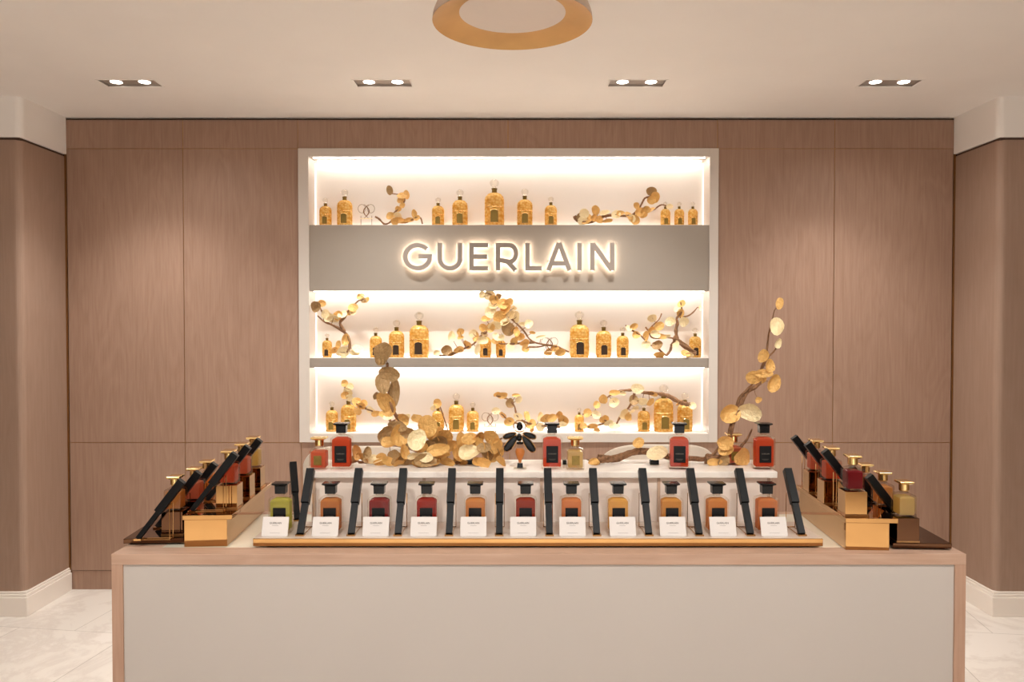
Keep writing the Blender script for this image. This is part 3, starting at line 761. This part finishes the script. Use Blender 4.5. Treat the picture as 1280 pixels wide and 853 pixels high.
G = [
 (407, 247.5, 281, 15, 0, 'small gilded bottle at the far left of the top shelf'),
 (431, 237, 281, 19, 0, 'medium gilded bottle beside the small one at the top shelf left end'),
 (547.6, 247, 281, 15, 0, 'small gilded bottle right of the left branch on the top shelf'),
 (575, 237, 281, 19, 0, 'medium gilded bottle left of the tallest one on the top shelf'),
 (618, 224, 281, 24, 0, 'tallest gilded bottle at the centre of the top shelf'),
 (656, 236, 281, 19, 0, 'medium gilded bottle right of the tallest one on the top shelf'),
 (688.6, 246, 281, 15, 0, 'small gilded bottle on the top shelf just left of the right branch'),
 (831.7, 252.5, 281, 12, 0, 'tiny gilded bottle under the branch tip, first of three on the top shelf'),
 (849, 252.5, 281, 12, 0, 'tiny gilded bottle, middle of the three at the top shelf right end'),
 (866, 252.5, 281, 12, 0, 'tiny gilded bottle at the far right of the top shelf'),
 (409, 417, 447, 12, 1, 'tiny gilded bottle at the far left of the middle shelf'),
 (469.8, 409, 447, 15, 1, 'small gilded bottle behind the upright dull leaf on the middle shelf'),
 (495.8, 400, 447, 19, 1, 'medium gilded bottle left of the tall one on the middle shelf'),
 (524, 390, 447, 24, 1, 'tall gilded bottle left of the large branch on the middle shelf'),
 (606.7, 411, 447, 14.5, 1, 'small gilded bottle half hidden under the large branch leaves'),
 (626, 417, 447, 12, 1, 'tiny gilded bottle below the large branch in the shelf centre'),
 (724.3, 389, 447, 24, 1, 'tall gilded bottle right of the large branch on the middle shelf'),
 (754.5, 400, 447, 19, 1, 'medium gilded bottle, second right of the large branch, middle shelf'),
 (778.3, 409, 447, 15, 1, 'small gilded bottle left of the right branch on the middle shelf'),
 (868.8, 410, 447, 15, 1, 'small gilded bottle at the far right of the middle shelf'),
 (415, 502, 540, 15, 2, 'small gilded bottle at the far left of the bottom shelf'),
 (435.8, 492, 540, 19, 2, 'medium gilded bottle under the leafy twig on the bottom shelf left'),
 (547.6, 503, 540, 15, 2, 'small gilded bottle with a round leaf over its neck, bottom shelf'),
 (570.4, 492, 540, 19, 2, 'medium gilded bottle between two small ones on the bottom shelf'),
 (591, 503, 540, 15, 2, 'small gilded bottle left of the wire monogram on the bottom shelf'),
 (724, 510, 540, 11.5, 2, 'tiny gilded bottle left of the arching branch on the bottom shelf'),
 (804.7, 503, 540, 15, 2, 'small gilded bottle beneath the arching branch, bottom shelf right'),
 (829.4, 481, 540, 24, 2, 'tall gilded bottle near the right end of the bottom shelf'),
 (856, 491, 540, 19, 2, 'medium gilded bottle at the far right of the bottom shelf'),
]
for g_ in G: gild(*g_, olive=(g_[4] != 1))
# monogram wires
def monogram():
    t = empty('wire_monogram')
    for s in (-1, 1):
        MB().tube([(s * .026 + .021 * math.cos(a), 0, .092 + .024 * math.sin(a)) for a in [2 * PI * k / 24 for k in range(24)]], .0012, 6, True).build('ring', M['goldneck'], t, smooth=True)
        MB().tube([(s * (.012 - .028 * math.sin(PI * k / 12) + .0), 0.003 * s, .116 - .078 * k / 12) for k in range(13)], [.0012 + .0022 * math.sin(PI * k / 12) for k in range(13)], 6).build('arc', M['bark'], t, smooth=True)
        MB().tube([(s * .031, 0, 0), (s * .031, 0, .052)], .0016, 6).build('leg', M['bark'], t, smooth=True)
    MB().box(-.034, .034, -.004, .004, .034, .038).build('crossbar', M['leafpale'], t)
    return t
m0 = monogram()
for i, (px, bay, nm) in enumerate(((458.6, 0, 'top shelf beside the left branch'), (687, 1, 'middle shelf under the large branch tip'), (612.6, 2, 'bottom shelf right of three bottles'))):
    o = m0 if i == 0 else copy_tree(m0); z0 = bays[bay][0] + .0016
    o.location = (at(px, 440, YB + .006).x, YB + .006, z0)
    tag(o, 'small double ring wire monogram on the ' + nm, 'ornament', 'wire monograms on the shelves')
# ---------------------------------------------------------------- gold leaf branches
def leafmesh(seed):
    rnd = random.Random(seed); n_ = 14; vs = []; fs = []
    cup = rnd.uniform(.1, .45); fold = rnd.uniform(-.35, .35); wv = rnd.uniform(.03, .12); ph = rnd.uniform(0, 6)
    def pt(r, a, off):
        k = 1 + .07 * math.sin(2 * a + ph) + .03 * math.sin(3 * a + ph * 2)
        x, z = r * math.cos(a) * k, r * math.sin(a) * k
        y = -cup * r * r + fold * x * z + wv * math.sin(4 * a + ph) * r ** 3
        return (x, y + off, z)
    for off in (-.012, .012):
        vs.append(pt(0, 0, off))
        for r in (.35, .7, .93, 1.0):
            for i in range(n_): vs.append(pt(r, 2 * PI * i / n_, off * (.3 if r == 1 else 1)))
    q = 1 + 4 * n_
    for b_, rev in ((0, 0), (q, 1)):
        for i in range(n_):
            f = (b_, b_ + 1 + i, b_ + 1 + (i + 1) % n_); fs.append(f[::-1] if rev else f)
            for j in range(3):
                o1 = b_ + 1 + j * n_; o2 = o1 + n_
                f = (o1 + i, o2 + i, o2 + (i + 1) % n_, o1 + (i + 1) % n_); fs.append(f[::-1] if rev else f)
    o1 = 1 + 3 * n_; o2 = q + o1
    for i in range(n_): fs.append((o1 + i, o2 + i, o2 + (i + 1) % n_, o1 + (i + 1) % n_))
    return MB().add(vs, fs)
LEAF = {}
for mk in ('leaf', 'leafpale', 'leafdull'):
    LEAF[mk] = [leafmesh(sd).mesh('leaf', M[mk], True) for sd in range(8)]
def smoothpath(ps, k=5):
    out = []
    n_ = len(ps)
    for i in range(n_ - 1):
        p0 = ps[max(i - 1, 0)]; p1 = ps[i]; p2 = ps[i + 1]; p3 = ps[min(i + 2, n_ - 1)]
        for j in range(k):
            t = j / k
            out.append(.5 * ((2 * p1) + (p2 - p0) * t + (2 * p0 - 5 * p1 + 4 * p2 - p3) * t * t + (3 * p1 - p0 - 3 * p2 + p3) * t ** 3))
    out.append(ps[-1]); return out
def branch(name, label, Y, paths, leaves, seed, kinds=('leaf', 'leaf', 'leafpale'), ywig=.006, floor_z=None, clampy=None, lfront=.004, tiltmax=42, big=1.05):
    rnd = random.Random(seed)
    p0 = at(paths[0][0][0][0], paths[0][0][0][1], Y); root = empty(name, p0)
    tag(root, label, 'decorative branch', None)
    mb = MB(); allp = []
    for ps, r0, r1 in paths:
        pts = [at(x, y, Y + rnd.uniform(-ywig, ywig)) for x, y in ps]
        if floor_z is not None:
            for q in pts: q.z = max(q.z, floor_z + r0 * Y / 1000)
        sp = smoothpath(pts)
        rad = [((r0 + (r1 - r0) * i / (len(sp) - 1)) * Y / 1000) * (rnd.uniform(.8, 1.2) if r0 < 3 else rnd.uniform(.93, 1.05)) for i in range(len(sp))]
        mb.tube([q - p0 for q in sp], rad if r0 < 3 else [r * .62 for r in rad], 8); allp += sp
        if r0 > 3:      # twisted second strand gives the driftwood its grooves
            for ph in range(4):
                mb.tube([q - p0 + Vector((math.sin(i * .16 + ph * 1.57) * .3, -math.cos(i * .16 + ph * 1.57), math.sin(i * .16 + ph * 1.57))) * rad[i] * .58 for i, q in enumerate(sp)], [r * (.34 + .08 * math.sin(i * .7 + ph)) for i, r in enumerate(rad)], 7)
    for lf in leaves:
        x, y, r = lf[0], lf[1], lf[2]; ry = lf[3] if len(lf) > 3 and lf[3] else r * rnd.uniform(.85, 1.08)
        mk = lf[4] if len(lf) > 4 else rnd.choice(kinds)
        if mk == 'leafdull' and len(lf) < 6 and ywig > .015 and y > 500 and rnd.random() < .5: mk = 'leaf'
        yy = Y - lfront - rnd.uniform(0, ywig * 1.6)
        if len(lf) > 5: yy += lf[5]
        c_ = at(x, y, yy); s1 = r * yy / 1000 * big; s2 = ry * yy / 1000 * big
        if floor_z is not None and c_.z < floor_z + s2 * .9: c_.z = max(c_.z, floor_z + s2 * .9) if c_.z > floor_z - .005 - s2 else c_.z
        near = min(allp, key=lambda q: (q - c_).length)
        d = (c_ - near)
        if d.length > .004:
            mid = (near + c_) / 2 + Vector((0, .003, -.002))
            mb.tube([near - p0, mid - p0, c_ + Vector((0, .001, 0)) - p0], [.0012 * Y / 2.2, .0009 * Y / 2.2, .0007 * Y / 2.2], 5)
        lo = bpy.data.objects.new('leaf', rnd.choice(LEAF[mk])); COL.objects.link(lo); lo.parent = root
        lo.location = c_ - p0; lo.scale = (s1, (s1 + s2) / 2, s2)
        tm = R(tiltmax)
        lo.rotation_euler = (rnd.uniform(-tm, tm), rnd.uniform(-.3, .3), rnd.uniform(-tm, tm))
    mb.build('stem', M['bark'], root, smooth=True)
    return root
YBR = YB + .022
z1_, z2_, z3_ = bays[0][0] + .002, bays[1][0] + .002, bays[2][0] + .002
branch('gilded_branch', 'small gold leaf twig on the top shelf left of centre', YBR,
  [([(469,271),(474,274),(480,280),(486,279),(492,274),(497,274),(504,278),(508,278),(515,275),(521,272),(526,273),(528,280)], 1.3, .9),
   ([(491,270),(494,265),(499,261),(503,256),(506,250),(505,243),(497,243),(490,242)], 1.2, .7)],
  [(487.5,238,4.6,5.6,'leafdull'),(503,245,6.5,5),(508,244,3.5,6.5),(501,250,4.5),(503,257,3.5),(498,261,4),(489,271,5.5),(497,270,5),(499,276,6.5,4),(494,277,5),(518,267,3.4,5.5),(511,275,6,3),(505,277,5,3),(521,273,4)], 1, floor_z=z1_, tiltmax=30)
branch('gilded_branch', 'gold leaf branch on the top shelf right of centre', YBR,
  [([(718,270),(722,276),(731,278),(741,277),(748,273),(757,270),(768,269),(780,270),(790,269),(798,262),(802,255),(806,248),(812,246)], 2.2, 1),
   ([(798,263),(806,263),(817,262),(823,258),(828,256),(834,258)], 1.1, .9)],
  [(724,272,6,5,'leafdull'),(731,267,6),(733,274,7),(728,276,6),(745,263,5,6.5),(742,273,5),(748,274,6,5),(756,267,6,4),(759,275,6,3),(770,269,6),(776,268,5),(786,270,4,6),(790,273,5),(794,275,5,6.5),(795,258,5),(800,266,6),(806,262,6),(813,263,6,4),(814,239,6.8,5.5,'leafdull'),(820,246,5.5,7),(814,250,6),(837,258,4),(804,268,5)], 2, floor_z=z1_)
branch('gilded_branch', 'gold leaf branch curling up the far left of the middle shelf', YBR,
  [([(434,441),(437,433),(436,424),(432,417),(424,411),(414,406),(405,402),(397,395)], 3.2, 1),
   ([(431,415),(425,404),(431,397),(436,388),(444,380),(448,376)], 1.9, .9), ([(406,402),(403,392),(400,384)], 1, .8)],
  [(396,383,6.5,7.5,'leafdull'),(403,380,5),(407,393,5,6.5),(411,397,6),(417,397,7,6.5,'leafpale'),(423,395,6),(428,394,6,5,'leafpale'),(437,391,5,4),(441,385,6),(441,391,4),(451,371,5),(455,374,6,5,'leafpale'),(459,375,4),(417,437,4.5),(430,440,7,7,'leafpale'),(424,433,4.5,7),(432,425,4.5,8),(447,437,7,6,'leafpale'),(443,441,6,4),(424,440,4,6)], 3, floor_z=z2_)
branch('gilded_branch', 'largest gold leaf branch heaped over the centre of the middle shelf', YBR,
  [([(549,445),(565,443),(580,436),(592,430),(600,421),(612,412),(624,402),(634,396),(645,404),(655,414),(661,423),(668,428),(680,431),(695,433),(706,438),(711,440)], 1.2, 1.1),
   ([(634,397),(628,385),(620,372),(610,367)], 1.8, .8), ([(668,428),(655,429),(640,430),(625,430)], 1.6, 1), ([(661,434),(672,434),(682,432)], 1.1, .7)],
  [(545.5,442,4.5),(558,438,6.5,6.5,'leafdull'),(563,442,5,4),(564,421,4.5,7),(575,415,5),(576,423,4),(573,436,6,5),(585,430,5.5,6.5),(591,417,5.5,5),(596,422,4.5,6.5),(603,410,5),(605,418,4.5,4,'leafdull'),(603,426,7,5,'leafpale'),(597,437,3.5,7),(604,370,5),(603,367,4),(612,369,7,6),(618,374,6),(622,371,4.5,4.5,'leafdull'),(613,390,7,8),(616,383,6,5),(628,381,7.5,7),(633,387,7),(636,377,6,5),(643,385,4,3,'leafpale'),(624,396,7.5,8),(618,406,8,6.5),(613,410,6),(633,396,7),(640,394,6),(646,396,5.5,7),(635,411,8.5,8.5,'leafdull'),(642,411,5),(620,422,4,7),(619,427,5),(626,422,4),(653,405,5,2.5),(661,406,5,6,'leafpale'),(650,421,6,5),(655,427,6),(646,417,4,6),(666,416,4,2),(676,422,6,2.5,'leafpale'),(656,436,5.5),(638,434,5,5),(643,426,5),(684,440,6,5),(700,440,6,5.5),(694,436,5),(632,404,6),(608,400,6,5)], 4, floor_z=z2_)
branch('gilded_branch', 'forked driftwood branch with gold leaves at the middle shelf right end', YBR,
  [([(842,423),(850,428),(858,434),(866,440),(870,442)], 4, 3.2),
   ([(782,407),(790,413),(800,419),(806,425),(814,432),(820,434),(826,439),(833,445)], .9, 1.3), ([(833,445),(838,438),(840,430),(846,426)], 1.6, 1.5),
   ([(846,424),(845,412),(847,404),(846,398),(852,390),(851,378)], 2.6, .9), ([(850,397),(860,395),(867,390),(872,384)], 1.2, .7), ([(807,409),(811,415),(815,422),(824,423),(833,422),(842,423)], 1, 1), ([(813,410),(817,406),(824,399),(827,392)], .8, .8)],
  [(786,411,4),(792,408,5,4),(795,420,5,5.5),(808,431,6,5),(822,433,6.8,7,'leafdull'),(824,443,7,5),(815,397,6,5.5,'leafpale'),(824,408,6.5,5),(813,412,6,4),(808,420,4,6),(819,418,6,5,'leafpale'),(827,421,6,3.5),(838,402,6,6),(833,420,6,3,'leafpale'),(845,431,4.5,5),(852,380,5,5),(850,391,4.5,6),(847,387,4),(855,402,5.5,6.5),(876,386,2.3,4),(857,443,6,5),(862,445,5,4)], 5, floor_z=z2_)
branch('gilded_branch', 'drooping gold leaf twig over the bottom shelf left end', YBR,
  [([(490,535),(485,522),(466,514),(455,510),(445,505),(438,499),(434,490),(431,483)], 1.6, .9)],
  [(432,480,5.5),(437,484,5),(435,490,6,6,'leafpale'),(431,494,5),(438,497,5),(445,503,6),(452,507,5),(447,514,5),(455,505,5),(464,512,5.5,6),(470,517,6,4),(478,518,6,4),(485,521,6,4.5),(500,521,6),(508,520,5),(505,528,5)], 6, floor_z=z3_)
branch('gilded_branch', 'gold leaf branch spreading behind the bee ornament on the bottom shelf', YBR,
  [([(617,495),(625,496),(636,500),(643,508),(646,519),(655,527),(668,531),(685,533),(700,534)], .9, 1.5), ([(618,515),(626,517),(636,526),(648,530)], .8, 1.2), ([(549,505),(554,520),(560,538)], .8, 1)],
  [(548,505,6,6.2),(542,510,4,4,'leafpale'),(628,494,8,4),(621,493,5,3),(645,495,5,2.5),(648,499,4,5,'leafpale'),(636,504,6,6.5,'leafdull'),(620,514,5,4.5),(629,519,4,6),(636,527,6),(648,521,6,5,'leafpale'),(658,522,5,8),(664,531,6,7),(674,521,5,6,'leafpale'),(682,522,7,6),(690,523,6),(675,534,6,5,'leafpale'),(699,518,4,5),(705,524,6.5,7),(704,530,5,4),(665,537,3,4)], 7, floor_z=z3_)
branch('gilded_branch', 'arching gold leaf branch on the bottom shelf right of centre', YBR,
  [([(757,499),(765,493),(775,489),(790,488),(805,491),(820,492),(835,495),(850,503),(862,506)], 1, 3),
   ([(768,536),(776,520),(785,511),(790,502),(793,492)], 1.3, 1.6), ([(728,518),(745,520),(757,526),(768,534)], .9, 1.2), ([(722,536),(735,534),(747,532),(757,530),(768,536)], .9, 1)],
  [(746,507,4,5.5),(754,499,5,6.5),(769,492,7,4),(777,491,5,3),(797,486,8,6),(769,504,6.5,6.5),(792,501,5.5,7,'leafdull'),(803,501,7,5,'leafpale'),(812,502,6,5),(815,491,7,4),(794,509,5,3,'leafpale'),(779,517,7,6),(785,521,6),(790,514,4),(735,517,5,6),(745,519,6,5),(755,524,6,6),(760,528,6,4),(768,533,7,5,'leafpale'),(729,533,6,4.5),(741,532,7,4),(746,537,4,3),(848,503,5,4),(866,508,4,5)], 8, floor_z=z3_)
# big branches on the riser
YR = on(640, 582, RZ).y + .02
BIG = 1.12
branch('driftwood_branch', 'large heap of dull gold round leaves rising high on the riser left', YR,
  [([(600,583),(570,583),(548,576),(532,560),(515,543),(500,527),(490,510),(486,490),(485,470),(484,454)], 2.5, 1.6),
   ([(548,577),(520,582),(500,583),(470,582),(448,578)], 2.5, 1.5), ([(570,582),(590,572),(600,560),(628,548)], 2, 1.2), ([(560,580),(548,555),(530,532)], 2.5, 1.2)],
  [(480,443,15,13.5,'leafdull'),(487,467,12,9,'leafdull'),(478,480,8,12,'leafdull'),(493,491,6,16,'leafdull'),(483,503,9.5,14,'leafdull'),(488,512,8.5,9,'leafdull'),(471,494,4,6),(505,521,6,7),(497,533,11,6),(482,542,9,11,'leafdull'),(498,545,12,12),(512,544,11,9),(522,524,9,6),(521,550,10.5,11.5,'leafpale',-.012),(535,533,11,13,'leafdull'),(545,543,12,9,'leafdull'),(552,553,10,9),(548,562,13,7,'leaf',-.008),(556,545,9,11),(563,556,7,8),(519,569,9,4,'leafpale'),(531,577,12,8,'leafdull',-.01),(533,572,8,6,'leafpale',-.02),(545,575,10,8),(505,565,5,9),(515,576,9,7,'leafdull'),(455,570,8,9),(447,565,6,9),(458,566,5,7),(466,577,10,6,'leafpale',-.01),(478,573,7,6),(485,578,8,6),(493,572,9,8,'leafdull'),(500,577,9,7),(508,580,9,7,'leafdull'),(523,584,10,4.5,'leaf',-.015),(498,583,7,5),(576,554,6.5,12,'leaf',0),(586,549,9,7),(599,545,5,11),(615,547,11,8,'leaf',-.004),(600,556,9,9),(587,568,11.5,10,'leafpale',-.02),(605,560,8,6,'leafdull'),(611,566,8,9),(620,568,9,11),(619,556,8,10),(571,572,6,12,'leafdull'),(576,579,9,6),(597,583,8,5),(606,580,9,6,'leaf',-.01),(628,575,5,8),(560,582,10,5,'leafdull'),(553,569,9,6),(538,560,10,9,'leafdull'),(526,561,8,8),(514,557,8,8,'leafdull'),(444,577,6,5),(475,582,7,4,'leafdull'),(540,583,10,5,'leafdull'),(487,555,9,7,'leafdull')],
  11, kinds=('leaf', 'leafdull', 'leaf'), ywig=.024, floor_z=RZ, tiltmax=46, big=1.16)
branch('driftwood_branch', 'twisted driftwood branch with round gold leaves rising at the riser right', YR,
  [([(747,585),(760,578),(775,572),(790,566),(803,564),(822,567),(840,572),(856,576),(870,577),(882,574),(892,568),(899,559)], 6.5, 2.6),
   ([(882,588),(896,582),(907,570),(912,552),(914,535),(920,518),(927,503),(934,490),(944,484),(953,474),(952,462),(957,448),(959,435),(961,418),(965,402),(968,388)], 7, 1.1),
   ([(920,512),(924,498),(932,489),(942,479)], 3.4, 1.5), ([(953,458),(960,447),(966,441),(972,433)], 1.6, .8), ([(904,575),(920,563),(932,552),(940,537)], 2.4, 1.2), ([(750,584),(742,580),(733,574)], 1.8, .8)],
  [(974,380,4.5,8),(971,409,8,11.5,'leafpale'),(972,429,4,7,'leafpale'),(954,445,6,9),(961,457,6,9),(944,472,13,9),(955,467,10,5.5),(966,478,8,12),(938,514,13.5,12,'leafpale'),(911,517,12.5,12),(907,553,10,9),(908,563,9,8),(927,571,10.5,12,'leaf',-.01),(893,583,9,5),(904,580,8,7,'leafdull'),(798,554,7.5,6),(821,567,12.5,9,'leafpale',-.012),(741,577,7,4),(745,584,5,3),(948,500,4,4)],
  12, kinds=('leaf',), ywig=.012, floor_z=RZ, tiltmax=24, lfront=.012)
# ---------------------------------------------------------------- stools behind the counter
def stool(px0, px1, top, label):
    Y = 3.05; a = at(px0, top, Y - .17); b = at(px1, top, Y - .17); cx = (a.x + b.x) / 2; W = (b.x - a.x); zt_ = a.z
    t = empty('counter_stool', (cx, Y, 0)); tag(t, label, 'stool', 'cream stools behind the counter')
    n_ = 28; vs = []; fs = []; rows_ = 14; z0 = .66
    for side in (1, .86):
        for j in range(rows_ + 1):
            v = j / rows_
            for i in range(n_ + 1):
                u = -1 + 2 * i / n_
                topz = z0 + (zt_ - z0) * (1 - .20 * abs(u) ** 3.2)
                an = u * 1.15
                vs.append((W / 2 * side * math.sin(an) / math.sin(1.15), -.20 * side * math.cos(an) + (.0 if side == 1 else 0), z0 + (topz - z0) * v * (1 if side == 1 else .985)))
    q = (rows_ + 1) * (n_ + 1)
    for j in range(rows_):
        for i in range(n_):
            o1 = j * (n_ + 1) + i
            fs.append((o1, o1 + 1, o1 + n_ + 2, o1 + n_ + 1)); fs.append((q + o1, q + o1 + n_ + 1, q + o1 + n_ + 2, q + o1 + 1))
    for i in range(n_):
        o1 = rows_ * (n_ + 1) + i; fs.append((o1, o1 + 1, q + o1 + 1, q + o1)); fs.append((i, q + i, q + i + 1, i + 1))
    for j in range(rows_):
        for i in (0, n_):
            o1 = j * (n_ + 1) + i; fs.append((o1, o1 + n_ + 1, q + o1 + n_ + 1, q + o1))
    MB().add(vs, fs).build('backrest', M['upholstery'], t, smooth=True, bevel=.008, seg=3)
    MB().lathe([(W * .40, .60), (W * .43, .62), (W * .43, .67), (W * .40, .69), (W * .2, .695)], 32, sy=.8).build('seat', M['upholstery'], t, smooth=True)
    for sx in (-1, 1):
        for sy in (-1, 1):
            MB().tube([(sx * W * .27, sy * .11, .61), (sx * W * .38, sy * .16, 0)], [.014, .011], 10).build('leg', M['brass'], t, smooth=True)
    MB().tube([(W * .35 * math.cos(a_), .15 * math.sin(a_), .22) for a_ in [2 * PI * k / 24 for k in range(24)]], .008, 8, True).build('footrest', M['brass'], t, smooth=True)
stool(370, 532, 556, 'cream upholstered stool behind the left half of the counter')
stool(748, 905, 554, 'cream upholstered stool behind the right half of the counter')
# ---------------------------------------------------------------- world and view
w = bpy.data.worlds.new('world'); SC.world = w; w.use_nodes = True
bg = w.node_tree.nodes['Background']; bg.inputs[0].default_value = (1, .96, .92, 1); bg.inputs[1].default_value = 1.5
SC.view_settings.view_transform = 'Standard'; SC.view_settings.look = 'None'; SC.view_settings.gamma = 1; SC.view_settings.use_curve_mapping = False
SC.view_settings.exposure = 0.45
SC.cycles.transparent_max_bounces = 24; SC.cycles.max_bounces = 10; SC.cycles.diffuse_bounces = 6
